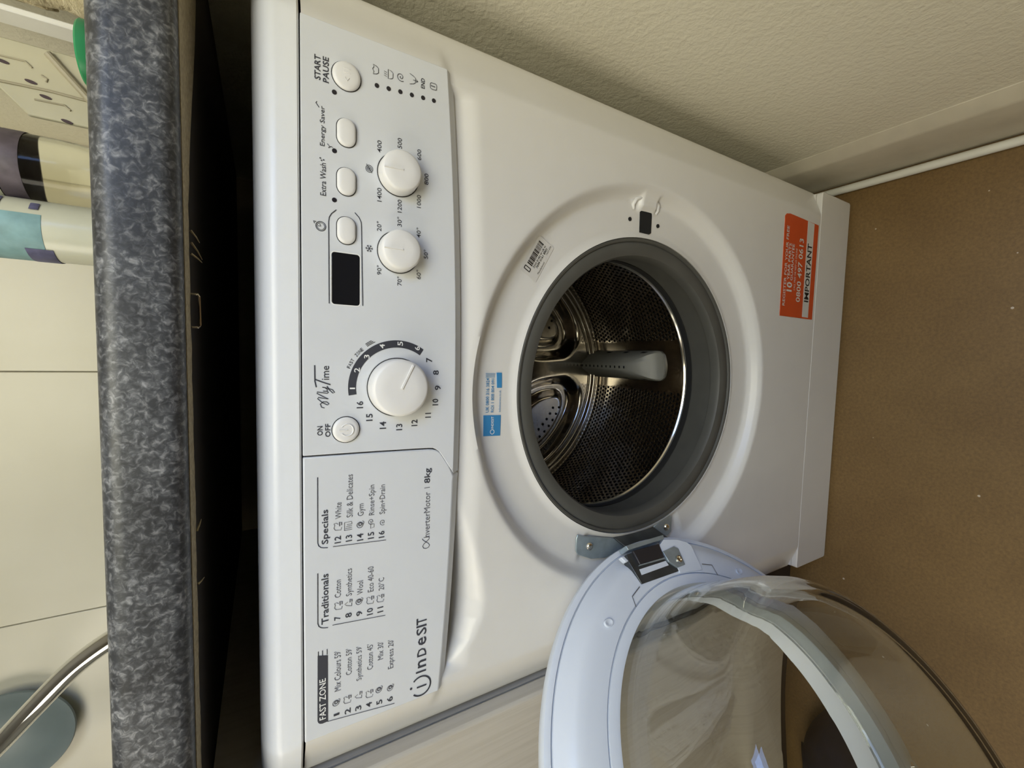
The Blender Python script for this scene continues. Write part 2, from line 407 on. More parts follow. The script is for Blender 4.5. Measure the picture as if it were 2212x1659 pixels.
for s_ in (-1, 1):
    vs_ = [(s_*x, front_y(s_*x, z) + (.0016*((x-.294)/.0032)**2 if x > .294 else 0) if k < len(sx_) else .030, z) for z in sz_ for k, x in enumerate(sx_ + [.2972])]
    n_ = len(sx_)+1; mb.add(vs_, [(i*n_+k, i*n_+k+1, (i+1)*n_+k+1, (i+1)*n_+k) for i in range(240) for k in range(n_-1)])
mb.build('front_panel', 'white_enamel', wm, smooth=50, merge=False)
# shell: sides, back, bottom
mb = MB(); x0, x1, y0, y1, z0, z1 = -.2972, .2972, .0195, .575, .020, .812
mb.box(x0, x0+.002, y0, y1, z0, z1).box(x1-.002, x1, y0, y1, z0, z1).box(x0, x1, y1-.002, y1, z0, z1).box(x0, x1, .03, y1, z0, z0+.002)
mb.build('cabinet_shell', 'white_enamel', wm)
# lid with rounded front
prof = [(.006, .8125), (.0012, .8127), (.0, .8140), (.0, .826), (.0008, .8295), (.003, .8327), (.007, .8358), (.013, .8382), (.021, .8398), (.032, .8405), (.10, .8407), (.575, .8407), (.575, .8125)]
xs = [-.2972, -.2960, -.2935, -.285, -.275, -.268, -.263, -.261, -.259, -.257, -.2, -.1, 0, .1, .2, .257, .259, .261, .263, .268, .275, .285, .2935, .2960, .2972]
vs_ = []
for x in xs:
    e = max(0., (abs(x)-.2935)/.0037); inset = .004*(1-math.sqrt(max(0, 1-e*e)))
    for y, z in prof:
        s_ = 1 if y < .3 else 0
        vs_.append((x, y + s_*(fold(x)+inset), z - (inset*.6 if z > .82 else 0)))
n = len(prof); fs_ = [(i*n+k, (i+1)*n+k, (i+1)*n+(k+1) % n, i*n+(k+1) % n) for i in range(len(xs)-1) for k in range(n)] + [tuple(range(n)), tuple(range(len(xs)*n-1, (len(xs)-1)*n-1, -1))]
MB().add(vs_, fs_).build('lid', 'lid_white', wm, smooth=40)
MB().box(-.256, .256, .004, .012, .8105, .8135).build('lid_seam', 'seam_dark', wm)
# kick plate
kp = rrect(-.2955, .2955, .008, .0992, .004, 3)
o = MB().prism(kp, .0045, .030).build('kick_plate', 'white_enamel', wm, bevel=.0012)
MB().box(-.293, .293, .012, .026, .0975, .1025).build('kick_seam', 'sticker_white', wm)
for x in (-.25, .25):
    MB().lathe([(0, 0), (.018, 0), (.018, .006), (.008, .009), (.008, .022), (0, .022)], lambda a, b_, h, x=x: (x+a, .09+b_, h), 20).build('foot', 'hinge_black', wm)

# control panel and drawer front, standing 4 mm proud
def panel(name, poly, flags, mat):
    mb = MB(); n = len(poly)
    A = [(x, .0006, z) for x, z in poly]; 
    Fr = []
    for (x, z), fl_ in zip(poly, flags): Fr.append((x, 0., z))
    Bk = [(x, .0070 if fl_ else .0052, z - (.0075 if fl_ else 0)) for (x, z), fl_ in zip(poly, flags)]
    Bb = [(x, .0140, z - (.0078 if fl_ else 0)) for (x, z), fl_ in zip(poly, flags)]
    mb.add(Fr+Bk+Bb, [tuple(range(n))] + [(i, i+n, (i+1) % n+n, (i+1) % n) for i in range(n)] + [(i+n, i+2*n, (i+1) % n+2*n, (i+1) % n+n) for i in range(n)])
    return mb.build(name, mat, wm, bevel=.0009, segs=2)
dr = [(-.0428,.8118),(-.0437,.7677),(-.0446,.735),(-.0451,.7189),(-.0455,.7150),(-.0467,.7112),(-.0488,.7084),(-.0519,.7062),(-.0601,.7010),(-.0700,.6966)]
gap = .0013
def offs(x, z, i): return (x+gap, z) if i < 5 else (x+gap*.85, z+gap*.75)
xs = [.2585-.01*k for k in range(33)]
bot_r = [(x, zbot(x)) for x in [.2588, .25, .23, .2, .17, .14, .11, .08, .05, .02, -.01, -.04, -.0655]]
ctrl = [(.2588, .8118)] + bot_r + [(-.0687+gap*.9, .6966)] + [offs(x, z, i) for i, (x, z) in list(enumerate(dr))[::-1][1:]]
fl_ = [False] + [True]*len(bot_r) + [True] + [False]*(len(dr)-1)
fl_[1] = True
cp = panel('control_panel', ctrl, fl_, 'white_panel')
bot_l = [(x, zbot(x)) for x in [-.0745, -.09, -.11, -.13, -.15, -.17, -.19, -.21, -.23, -.25, -.2588]]
dpoly = dr + bot_l + [(-.2588, .8118)]
dw = panel('drawer_front', dpoly, [False]*(len(dr)-1) + [True]*(len(bot_l)+1) + [False], 'white_panel')
MB().strip([(x+gap/2, z) for x, z in dr], .004, .0034).build('drawer_seam', 'seam_dark', wm)

PT = lambda x, z: (x, -.00025, z)
pr = MB(); dp = MB(); pw = MB(); thin = MB()
LAY = [0]
def st(dest, pts, w=.00055, closed=False):
    LAY[0] += 1; dest.strip([(x/1000, z/1000) for x, z in pts], w, -.00028-2.5e-6*(LAY[0] % 40), None, closed)
B = .018
for t in [('START',219.2,235.3,799.4,803.3),('PAUSE',218.9,235.8,794.1,798.0),('END',237.5,245.0,725.6,728.6),('ON',-27.5,-20.6,798.8,802.6),('OFF',-28.9,-19.2,793.6,797.3),
 ('16',-8.7,-3.4,770.7,775.5),('15',-18.7,-13.2,763.7,768.5),('14',-25.5,-19.8,753.5,758.5),('13',-27.4,-22.3,740.8,745.7),('12',-24.8,-19.6,728.6,733.5),('11',-18.6,-14.7,717.2,722.1),('10',-8.7,-3.2,711.0,716.1),('9',3.9,7.8,709.0,714.2),('8',16.4,20.3,710.9,715.9),('7',26.8,30.4,716.8,721.9)]:
    text(pr, *t, PT, B)
for t in [('Energy Saver',175.9,202.5,796.0,800.0),('Extra Wash',142.3,164.5,796.1,799.9),('400',181.4,190.0,758.0,761.2),('500',188.3,195.8,742.9,746.2),('600',183.5,191.4,727.8,731.0),('800',166.1,174.6,721.7,725.1),('1000',147.3,157.0,727.6,730.9),('1200',140.9,150.4,742.7,745.9),('1400',146.0,155.9,757.8,761.1),
 ('20°',124.3,131.4,757.9,761.3),('30°',130.4,137.4,742.6,746.1),('40°',124.4,132.0,727.5,731.0),('50°',108.9,115.9,721.3,724.9),('60°',92.2,99.4,727.1,730.7),('70°',85.6,92.5,742.2,745.8),('90°',92.1,99.1,757.7,761.1),('ime',12.9,23.0,794.4,799.3)]:
    text(pr, *t, PT, .004)
for t in [('1',5.9,7.0,776.6,780.3),('2',18.4,21.8,773.2,777.3),('3',28.8,31.7,766.2,770.2),('4',36.7,40.1,754.9,758.8),('5',39.3,42.6,740.9,745.1),('6',36.1,39.3,727.2,731.4)]:
    text(pw, *t, (lambda x, z: (x, -.00045, z)), .012)
# FAST ZONE lettering running round the dial
DX, DZ = 6.9, 745.0
for k, ch in enumerate('FAST ZONE'):
    if ch == ' ': continue
    a = R2(23.0 + 2.86*k + (1.0 if k > 3 else 0)); ca, sa = cos(a), sin(a)
    def Tz(x, z, a=a, ca=ca, sa=sa):
        rx, rz = x, z+.0379; return (DX/1000 + rx*ca + rz*sa, -.00025, DZ/1000 - rx*sa + rz*ca)
    text(pr, ch, -.8, .8, 0, 2.5, Tz, .012)
arc = circ(DX/1000, DZ/1000, .0337, 60, -9.2, 125.); pr.strip(arc, .0056, -.00025)
for k, (ra, l) in enumerate(((39.6, 4.6), (38.6, 6.4), (40.6, 3.4))):
    pr.strip(circ(DX/1000, DZ/1000, ra/1000, 8, 53.5, 53.5+l+4), .0005, -.00025)
# script M y T of the dial heading
st(pr, [(-7.5,797.6),(-6.9,799.6),(-4.6,800.4),(-3.0,798.6),(-3.2,796.0),(-4.6,794.6),(-5.4,795.6),(-3.6,799.0),(-.6,802.2),(.3,801.6),(-.5,798.0),(-1.1,795.0),(1.2,799.2),(3.2,802.6),(4.2,802.4),(3.6,799.0),(3.1,795.6),(3.8,795.0),(5.0,796.4)], .00062)
st(pr, [(4.8,798.6),(4.6,796.4),(5.6,795.4),(7.0,797.0),(7.6,799.0),(7.0,796.0),(5.6,792.2),(3.6,790.8),(3.2,792.0),(5.6,794.4),(8.4,796.0)], .00062)
st(pr, [(7.6,803.0),(12.0,803.9),(23.4,804.0)], .0008); st(pr, [(13.2,803.6),(11.6,799.8),(10.2,796.0),(9.4,793.6)], .0009)
# outline round display and timer button
st(pr, [(67.7,794.3),(125,794.5),(128.2,794.1),(131,792.6),(134.2,789.4)], .0006); st(pr, [(67.9,771.2),(125,772.2),(128.6,772.5),(131.6,773.9),(134.6,776.9)], .0006)
# small pictograms
def circle(dest, x, z, r, w=.0005, a0=0, a1=360, n=20): dest.strip([(px, pz) for px, pz in circ(x/1000, z/1000, r/1000, n, a0, a1)], w, -.00025, None, abs(a1-a0-360) < 1e-6)
circle(pr, 121, 799.6, 3.2); circle(pr, 121, 799.6, 2.4, .0003); st(pr, [(121,801.4),(121,799.6),(122.6,800.4)], .0005); st(pr, [(122.4,803.6),(123.9,804.3),(123.6,802.6)], .0006)
for k in range(6):
    a = R2(60*k); st(pr, [(110.5, 766.7), (110.5+2.7*sin(a), 766.7+2.7*cos(a))], .0004)
    for s_ in (-1, 1): st(pr, [(110.5+1.6*sin(a), 766.7+1.6*cos(a)), (110.5+2.4*sin(a+.32*s_), 766.7+2.4*cos(a+.32*s_))], .00035)
circle(pr, 168, 766.8, 2.5, .0004); circle(pr, 168, 766.8, 1.5, .0004); circle(pr, 168, 766.8, .6, .0004); st(pr, [(165.2,764.8),(171,768.9)], .0004)
st(pr, [(235.6,764.4),(236.2,762.0),(237.2,760.6),(240.6,760.6),(241.6,762.0),(242.2,764.4),(240.6,763.8),(239,764.8),(237.4,763.8)], .0004, True)
st(pr, [(235.8,753.6),(236.4,751.2),(237.4,750.0),(240.8,750.0),(241.8,751.2),(242.4,753.6)], .0004, True)
for k in range(3): st(pr, [(237.4+1.4*k,756.6),(236.9+1.5*k,754.4)], .0003)
st(pr, [(240.2+.24*t*cos(.75*t)*1.0, 744.2+.24*t*sin(.75*t)) for t in [k*.5 for k in range(28)]], .0004)
st(pr, [(237.4,737.4),(238.4,734.4),(239.6,733.0),(243.0,733.0),(244.0,734.4),(245.0,737.4)], .0004); st(pr, [(241.2,734.8),(241.2,731.2)], .0004); st(pr, [(240.2,732.4),(241.2,731.0),(242.2,732.4)], .0004)
st(pr, [(px*1000, pz*1000) for px, pz in rrect(.2394,.2440,.7160,.7212,.0012,3)], .0004, True); st(pr, [(241.7,720.6),(241.7,717.2)], .0006)
st(pr, [(178.2,795.4),(176.8,793.8),(175.6,794.6),(177.0,792.6),(176.2,791.6)], .0004); st(pr, [(201,800.4),(203.6,802.4),(204.6,801.8)], .0005)
for dx, dz in ((166.0,799.0),(167.4,799.8),(166.6,797.6)): circle(pr, dx, dz, .35, .0004, n=8)
flush_text()
tag(pr.build('panel_lettering', 'print_dark', cp), 'dark grey lettering and pictograms on the control panel', kind='stuff')
tag(pw.build('dial_numerals', 'print_white', cp), 'white numerals one to six on the dark dial arc', kind='stuff')

# drawer lettering
dl = MB(); dth = MB(); dwt = MB()
for t in [('Specials',-108.9,-82.9,794.1,799.9),('12',-109.9,-104.5,786.6,791.1),('13',-110.1,-105.1,778.6,783.2),('14',-111.2,-105.6,770.4,775.1),('15',-111.3,-106.0,762.3,767.0),('16',-112.1,-106.6,754.3,758.9),('8kg',-73.1,-60.6,715.7,722.3),('Traditionals',-170.2,-131.7,795.3,800.2),('7',-169.7,-166.9,786.9,791.4),('8',-170.1,-166.4,778.8,783.5),('9',-171.1,-167.3,771.0,775.5),('10',-172.8,-167.3,762.9,767.6),('11',-173.0,-168.5,754.9,759.5),
 ('1',-245.9,-244.1,787.8,791.9),('2',-247.9,-243.6,779.6,784.0),('3',-248.5,-244.6,771.6,776.2),('4',-249.1,-245.1,763.5,768.0),('5',-250.2,-246.4,755.3,759.9),('6',-251.2,-247.1,746.8,751.6)]:
    text(dl, *t, PT, .014)
for t in [('White',-91.2,-78.8,786.2,790.5),('Silk & Delicates',-91.5,-58.6,778.1,782.6),('Gym',-91.9,-82.3,768.8,774.6),('Rinse+Spin',-92.6,-68.7,760.9,766.4),('Spin+Drain',-93.1,-69.6,752.7,758.3),('nverterMotor',-118.9,-80.7,717.0,722.2),('|',-77.2,-76.7,717.5,722.1),('Cotton',-152.2,-138.5,786.6,791.0),('Synthetics',-153.1,-131.6,777.4,783.0),('Wool',-154.0,-143.2,770.4,774.9),('Eco 40-60',-154.1,-133.7,762.5,767.0),('20°C',-154.9,-144.8,754.4,758.9),
 ("Mix Colours 59'",-226.4,-194.5,786.7,791.5),("Cotton 59'",-216.5,-195.3,778.8,783.2),("Synthetics 59'",-223.9,-196.0,770.2,775.5),("Cotton 45'",-218.1,-196.8,762.8,767.4),("Mix 30'",-212.6,-197.8,754.7,759.3),("Express 20'",-223.1,-198.7,745.2,751.1)]:
    text(dth, *t, PT, 0.)
text(dwt, 'FAST ZONE', -244.8, -212.5, 797.3, 801.9, lambda x, z: (x, -.00045, z), .012)
# brand lettering, letter by letter so the low D, E, S keep their shapes
for ch, a, b_ in (('I',-235.8,-234.2),('n',-231.6,-224.9),('D',-221.6,-214.6),('e',-211.9,-204.9),('S',-202.8,-196.6),('I',-194.9-.9,-193.4-.9+.2),('T',-192.8,-190.9+3.2)):
    zt_ = 727.5 if ch in 'IST' else 726.6
    text(dl, ch, a-(.0 if ch != 'T' else .6), b_, 718.7, zt_ if ch != 'e' and ch != 'n' else 726.0, PT, .012)
st(dl, [(-58,802.4),(-107,802.5),(-109.2,801.9),(-110.8,800.4),(-111.4,798.6),(-111.9,795.7)], .0006)
st(dl, [(-129.9,802.6),(-168.5,802.7),(-170.8,802.0),(-172.3,800.4),(-173.0,798.6),(-173.6,795.7)], .0006)
st(dl, [(-111.9,792.1),(-114.6,753.0)], .0005); st(dl, [(-172.7,792.6),(-176.6,753.3)], .0005); st(dl, [(-247.9,796.3),(-254.3,745.4)], .0005)
dl.prism([(-.1933,.8029),(-.1953,.7959),(-.2479,.7959),(-.2481,.7998),(-.2475,.8016),(-.2462,.8027),(-.2446,.8032)], -.00025, -.0001)
for k, z in enumerate((802.5, 799.6, 796.4)): st(dl, [(-194.6, z), (-190.2, z)], .0005)
# the ringed i emblem
circ_pts = [(px, pz) for px, pz in circ(-.2479, .7230, .0084, 40, 42, 318)]; dl.strip(circ_pts, .0014, -.00025)
st(dl, [(-248.3,726.6),(-248.3,718.2)], .0014); dl.prism(circ(-.2473,.7315,.00105,14), -.00025, -.0001)
# loop emblem in front of the motor name
st(dl, [(-118.8,722.2),(-118.9,718.6),(-119.6,717.2),(-121.0,717.6),(-122.4,719.4),(-124.2,721.8),(-126.0,723.0),(-127.8,722.2),(-128.6,720.0),(-127.8,717.8),(-126.2,717.0),(-124.4,718.2),(-122.6,720.6),(-121.0,722.6),(-119.6,723.4)], .0005)
def shirt(x, z): st(dth, [(x-2.6,z+1.6),(x-1.0,z+2.6),(x+1.0,z+2.0),(x+2.4,z+2.6),(x+2.8,z+1.0),(x+1.6,z-.4)], .0004); st(dth, [(x-2.6,z+1.6),(x-3.0,z-2.4),(x-1.0,z-2.8)], .0004); st(dth, [(x,z-1.4),(x+3.2,z-1.2),(x+2.6,z-2.8),(x+.6,z-2.8)], .0007)
def drop(x, z): st(dth, [(x-2.4,z-2.4),(x-1.2,z+1.4),(x+.2,z+2.6),(x+1.4,z+.4)], .0004); st(dth, [(x-2.4,z-2.4),(x+.4,z-2.4)], .0004); st(dth, [(x+.6,z-1.2),(x+3.2,z-1.2),(x+2.6,z-2.6),(x+1,z-2.6)], .0007)
def ball(x, z): circle(dth, x, z+.4, 2.2, .0005); circle(dth, x+.6, z+.2, 1.1, .0009); st(dth, [(x,z-2.0),(x+2,z-2.6),(x+3,z-1.4)], .0004)
def spiral(x, z): st(dth, [(x+.2*t*cos(.8*t), z+.2*t*sin(.8*t)) for t in [k*.5 for k in range(26)]], .0004)
for (x, z), fn in zip([(-97.1,788.9),(-98.0,781.3),(-98.8,772.5),(-99.3,764.6),(-99.6,755.8),(-158.7,788.6),(-159.0,781.3),(-159.7,773.2),(-160.8,765.3),(-161.5,757.5),(-235.7,789.9),(-236.1,782.2),(-236.5,773.8),(-238.2,765.6),(-237.8,757.8),(-239.7,748.7)],
                      ['shirt','silk','ball','tub','spiral','shirt','drop','ball','shirt','shirt','ball','shirt','drop','shirt','ball','ball']):
    if fn == 'shirt': shirt(x, z)
    elif fn == 'drop': drop(x, z)
    elif fn == 'ball': ball(x, z)
    elif fn == 'spiral': spiral(x, z)
    elif fn == 'tub': st(dth, [(x-3.6,z+.4),(x-3.0,z-2.2),(x-.4,z-2.2),(x+.2,z+.4)], .0004, True); spiral(x+1.8, z)
    else:
        for k in range(4): st(dth, [(x-3+1.4*k, z-2.6), (x-3+1.4*k, z+2.6-.5*k)], .0004)
        st(dth, [(x-3.4,z+2.8),(x+3,z+2.8),(x+3.2,z-2.2),(x+1.4,z-2.6)], .0004)
flush_text()
tag(dl.build('bold_lettering', 'print_dark', dw), 'dark programme headings, numbers and brand name on the drawer', kind='stuff')
tag(dth.build('fine_lettering', 'print_grey', dw), 'fine grey programme names and pictograms on the drawer', kind='stuff')
tag(dwt.build('banner_lettering', 'print_white', dw), 'white words on the dark banner of the drawer', kind='stuff')

# knobs, buttons, lamps, display
def knob(x, z, r, h, ang, label):
    k = MB().lathe([(0, h+.0003), (r*.5, h+.0002), (r*.86, h-.0001), (r*.945, h-.0011), (r*.975, h-.0028), (r*.985, h*.4), (r, .0004), (r, -.001)], arrow_T(x, z, 0), 72).build('knob', 'knob_white', wm, smooth=45)
    tag(k, label)
    c, s_ = cos(ang), sin(ang); w = r*.042; l0, l1 = -.03*r, .88*r
    def T(a, y, b_): return (x + a*c + b_*s_, -y, z - a*s_ + b_*c)
    pm = MB(); pm.add([T(a, y, b_) for a, y, b_ in ((-w, h-.0004, l0), (w, h-.0004, l0), (w, h-.0004, l1), (-w, h-.0004, l1), (-w*.7, h+.0011, l0+w*.4), (w*.7, h+.0011, l0+w*.4), (w*.7, h+.0009, l1), (-w*.7, h+.0009, l1))],
                      [(4, 5, 6, 7), (0, 1, 5, 4), (1, 2, 6, 5), (2, 3, 7, 6), (3, 0, 4, 7)])
    pm.build('pointer', 'knob_white', k)
    MB().lathe([(r*.99, .00045), (r+.0007, .00045)], arrow_T(x, z, 0), 64).build('knob_gap', 'seam_dark', k)
knob(.0069, .7452, .0223, .014, R2(116), 'large white programme dial')
knob(.1682, .7453, .0153, .012, R2(-2), 'white spin speed knob')
knob(.1106, .7451, .0153, .012, R2(0), 'white temperature knob')
def button(poly_c, label, dom=.0022):
    n = len(poly_c); gx = sum(p[0] for p in poly_c)/n; gz = sum(p[1] for p in poly_c)/n; mb = MB(); vs_ = []
    for sc, y in ((1.0, .0008), (1.0, -.0010), (.985, -.0016), (.94, -dom), (.75, -dom-.0005), (.4, -dom-.0008)): vs_ += [(gx+(x-gx)*sc, y, gz+(z-gz)*sc) for x, z in poly_c]
    fs_ = [(k*n+i, k*n+(i+1) % n, (k+1)*n+(i+1) % n, (k+1)*n+i) for k in range(5) for i in range(n)] + [tuple(range(5*n, 6*n))]
    b_ = mb.add(vs_, fs_).build('button', 'knob_white', wm, smooth=50); tag(b_, label)
    g = MB(); g.strip([(gx+(x-gx)*1.025, gz+(z-gz)*1.03) for x, z in poly_c], .0007, -.00022, None, True); g.build('button_gap', 'seam_dark', b_)
    return b_
b1 = button(circ(.2273, .7826, .0095, 40), 'round white start and pause button')
mb = MB(); mb.tube([(.2252, -.0031, .7840), (.2230, -.0031, .7826), (.2252, -.0031, .7812)], .00035, 6); mb.tube([(.2285, -.0031, .7848), (.2285, -.0031, .7806)], .0004, 6); mb.tube([(.2312, -.0029, .7848), (.2312, -.0029, .7806)], .0004, 6); mb.build('embossed_mark', 'knob_white', b1)
b2 = button(circ(-.0242, .7830, .0094, 40), 'round white on and off button')
mb = MB(); mb.tube([(px, -.0031, pz) for px, pz in circ(-.0242, .7825, .0044, 26, 35, 325)], .00045, 6); mb.tube([(-.0242, -.0031, .7880), (-.0242, -.0031, .7822)], .00045, 6); mb.build('embossed_mark', 'knob_white', b2)
for x, lb in ((.1888, 'white oval energy saver button'), (.1550, 'white oval extra wash button'), (.1207, 'white oval timer button by the display')):
    button(rrect(x-.0095, x+.0095, .7764, .7890, .0060, 8), lb)
for x, z in ((214.3,790.6),(174.6,790.6),(140.8,790.7),(228.3,761.6),(228.9,753.1),(229.5,744.4),(230.0,735.6),(230.7,726.8),(231.3,718.1)):
    MB().prism(circ(x/1000, z/1000, .0016, 18), -.0003, .001).build('indicator_light', 'led_dark', wm)
ds = MB().prism(rrect(.0676, .1046, .7733, .7927, .0022, 5), -.00035, .001).build('display', 'black_display', wm, bevel=.0003)
MB().strip(rrect(.0672, .1050, .7729, .7931, .0026, 5), .0008, -.0002, None, True).build('display_rim', 'print_white', ds)

# gasket
TP = lambda a, b_, h: (a, h, CZ+b_)                       # porthole lathe: h is depth into the machine
g = MB().lathe([(.1725, .030), (.1712, .0190), (.1690, .0165), (.1668, .0172), (.1660, .0195), (.1645, .0185), (.1560, .0190), (.1515, .0205), (.1497, .0240), (.1500, .0330), (.1520, .0345), (.1545, .060), (.1555, .066), (.1595, .0675), (.1600, .071), (.1560, .0735), (.1545, .0760), (.1560, .079), (.172, .082)], TP, 128).build('door_gasket', 'gasket_grey', wm, smooth=40)
tag(g, 'dark grey rubber door seal')
MB().lathe([(.1551, .0672), (.1549, .0700), (.1547, .0738), (.1551, .0768)], TP, 128).build('seal_gap', 'hole_black', wm, smooth=60)
# drum
PA = R2(5.5); DR = .240
drum_v = []; segs = 360; ys = [.094 + (.372-.094)*k/40 for k in range(41)]
d_mb = MB(); vs_ = []
for i in range(segs+1):
    t = 2*PI*i/segs
    for y in ys: vs_.append((DR*sin(t), y, CZ-DR*cos(t)))
ny = len(ys)
me = bpy.data.meshes.new('drum'); me.from_pydata(vs_, [], [(i*ny+k, i*ny+k+1, (i+1)*ny+k+1, (i+1)*ny+k) for i in range(segs) for k in range(ny-1)])
uvl = me.uv_layers.new(name='UVMap'); pitch = .0083
for lp in me.loops:
    i, k = divmod(lp.vertex_index, ny); uvl.data[lp.index].uv = (180*i/segs, ys[k]/(pitch*.866))
pa = me.attributes.new('perf', 'FLOAT', 'POINT')
for vi in range(len(vs_)):
    i, k = divmod(vi, ny); t = 360*i/segs; da = ((t-5.5+60) % 120)-60
    pa.data[vi].value = 1.0 if abs(da) > 10.8 and .108 < ys[k] < .362 else 0.
me.shade_smooth(); me.materials.append(M['drum_steel'])
drum = bpy.data.objects.new('drum', me); COL.objects.link(drum); drum.parent = wm; tag(drum, 'perforated stainless steel drum')
MB().lathe([(.1580, .0835), (.1545, .0815), (.1535, .0790), (.1548, .0772), (.1570, .0780), (.166, .0835), (.200, .0865), (.236, .0890), (.2400, .094)], TP, 128).build('drum_rim', 'steel_rim', drum, smooth=45)
# drum back: three spokes, dished lobes, raised perforated pads
def back_h(a, b_):
    r = math.hypot(a, b_); t = math.atan2(a, -b_)               # angle from straight down, towards +x
    d = (t-PA) % (2*PI/3); d = min(d, 2*PI/3-d)                # angle to nearest spoke
    ds_ = r*sin(min(d, PI/2)) - (.0155 + .022*sstep(.15, .21, r)*1.0 + .012*sstep(.07, .0, r))
    do = .2070-r - .010*sstep(.5, 1.05, d)*0; di = r-.055
    k = .018
    sd = -math.log(math.exp(-ds_/k)+math.exp(-do/k)+math.exp(-di/k))*k
    h = .026*sstep(-.002, .020, sd) - .017*sstep(.026, .040, sd)
    h += .004*sstep(.212, .217, r) - .009*sstep(.220, .228, r) + .006*sstep(.230, .238, r)
    h -= .004*(1-sstep(.02, .05, r))
    return h
vs_ = []; RS = [.2405*(k/110) for k in range(1, 111)]; NA2 = 360
for i in range(NA2):
    t = 2*PI*i/NA2
    for r in RS:
        a, b_ = r*sin(t), -r*cos(t); vs_.append((a, .362+back_h(a, b_), CZ+b_))
nr = len(RS); fs_ = [(i*nr+k, i*nr+k+1, ((i+1) % NA2)*nr+k+1, ((i+1) % NA2)*nr+k) for i in range(NA2) for k in range(nr-1)]; fs_.append(tuple(i*nr for i in range(NA2)))
MB().add(vs_, fs_).build('drum_back', 'steel', drum, smooth=60)
hm = None
for s_ in range(3):
    for rr in (.1475, .1610):
        for k in range(-5, 6):
            t = PA + PI/3 + s_*2*PI/3 + R2(5.3*k + (0 if rr < .15 else 2.6))
            a, b_ = rr*sin(t), -rr*cos(t)
            if hm is None: hm = MB().prism(circ(0, 0, .0026, 12), -.0004, .0004).build('drain_hole', 'hole_black', drum); o = hm
            else: o = hm.copy(); COL.objects.link(o); o.parent = drum
            o.location = (a, .362+back_h(a, b_)-.0003, CZ+b_)
# paddles
def paddle(ang):
    ca, sa = cos(ang), sin(ang)
    def T(u, y, h):                                            # u across, h towards the drum axis
        rad = math.sqrt(max(1e-6, DR**2-u*u)) - h
        return (u*ca + rad*sa, y, CZ + u*sa - rad*ca)
    mb = MB(); sect = []
    yb = [(.183, .0), (.186, .35), (.192, .7), (.200, .93), (.208, 1.0), (.23, 1.0), (.27, 1.0), (.31, 1.0), (.35, 1.0), (.372, 1.0)]
    for y, wf in yb:
        hh = .004 + .040*sstep(.190, .245, y); w = .0275*max(.12, math.sqrt(max(0, 1-(1-wf)**2)))
        tw = .0245 - .0175*sstep(.195, .245, y); tw = min(tw, w*.9)
        sect.append([(-w, -.001), (-w, .0025), (-w*.6-tw*.4, hh*.55), (-tw, hh*.96), (-tw*.5, hh), (tw*.5, hh), (tw, hh*.96), (w*.6+tw*.4, hh*.55), (w, .0025), (w, -.001)])
    n = 10
    for (y, wf), sc in zip(yb, sect): mb.v += [T(u, y, h) for u, h in sc]
    mb.f += [(i*n+k, i*n+k+1, (i+1)*n+k+1, (i+1)*n+k) for i in range(len(yb)-1) for k in range(n-1)] + [tuple(range(n))]
    p = mb.build('paddle', 'paddle_grey', drum, smooth=40)
    hs = MB()
    for k in range(11):
        y = .240+.0118*k; hs.add([T(u, yy, .0446) for u, yy in ((-.0022, y), (.0022, y), (.0022, y+.0034), (-.0022, y+.0034))], [(0, 1, 2, 3)])
    for k in range(3):
        for s2 in (-1, 1):
            y = .215+.045*k; hs.add([T(u*s2, yy, h) for u, yy, h in ((.0262, y, .0068), (.0262, y+.013, .0068), (.0240, y+.016, .0125), (.0240, y+.005, .0125))], [(0, 1, 2, 3)])
    tag(hs.build('paddle_slots', 'hole_black', drum), None, kind='stuff')
for k in range(3): paddle(PA + k*2*PI/3)

# latch slot, holes
yl = .004+.0155
MB().prism([(.1765,.4680),(.1990,.4685),(.2005,.4670),(.2010,.4510),(.1990,.4500),(.1785,.4500),(.1765,.4530)], yl-.0010, yl+.001).build('latch_slot', 'hole_black', wm)
MB().prism(circ(.1883,.4836,.0022,14), yl-.0010, yl+.001).build('screw_hole', 'hole_black', wm)
MB().prism(circ(.1884,.4388,.0022,14), yl-.0010, yl+.001).build('screw_hole', 'hole_black', wm)
mb = MB(); mb.tube([(.2010, yl+.0010, .4775), (.2050, yl-.0005, .4795), (.2105, yl-.0030, .4775), (.2135, yl-.004, .470), (.2140, yl-.004, .460), (.2135, yl-.004, .450), (.2105, yl-.0030, .4425), (.2050, yl-.0005, .4405), (.2010, yl+.0010, .4425)], .0022, 8).build('latch_bump', 'white_enamel', wm, smooth=60)

# stickers on the porthole ring and the foot of the machine
ys_ = yl-.0006; TS = lambda x, z: (x, ys_-.0003, z)
o = MB().prism([(-.0222,.6593),(-.0228,.6411),(-.0424,.6414),(-.0418,.6590)], ys_, yl+.0003).build('service_sticker', 'sticker_blue', wm); tag(o, 'blue and white service telephone sticker')
MB().prism([(.0176,.6464),(.0176,.6411),(.0033,.6407),(.0034,.6457)], ys_, yl+.0003).build('web_box', 'sticker_blue', o)
tb = MB(); tw_ = MB()
text(tb, 'UK 0800 316 3824', -19.6, 12.5, 654.3, 657.6, TS, .008); text(tb, 'ROI 1 808 804 091', -19.6, 12.0, 649.0, 652.2, TS, .008)
text(tb, 'indesitservice.co.uk', -19.6, 1.0, 641.6, 644.0, TS)
for k in range(4): tb.strip([((13.6+1.1*k)/1000, .6582), ((13.6+1.1*k)/1000, .6485)], .0004, ys_-.0003)
text(tw_, 'INDESIT', -35.2, -23.6, 648.8, 651.4, TS, .01); tw_.strip(circ(-.0382,.6501,.0021,16), .0006, ys_-.0003, None, True)
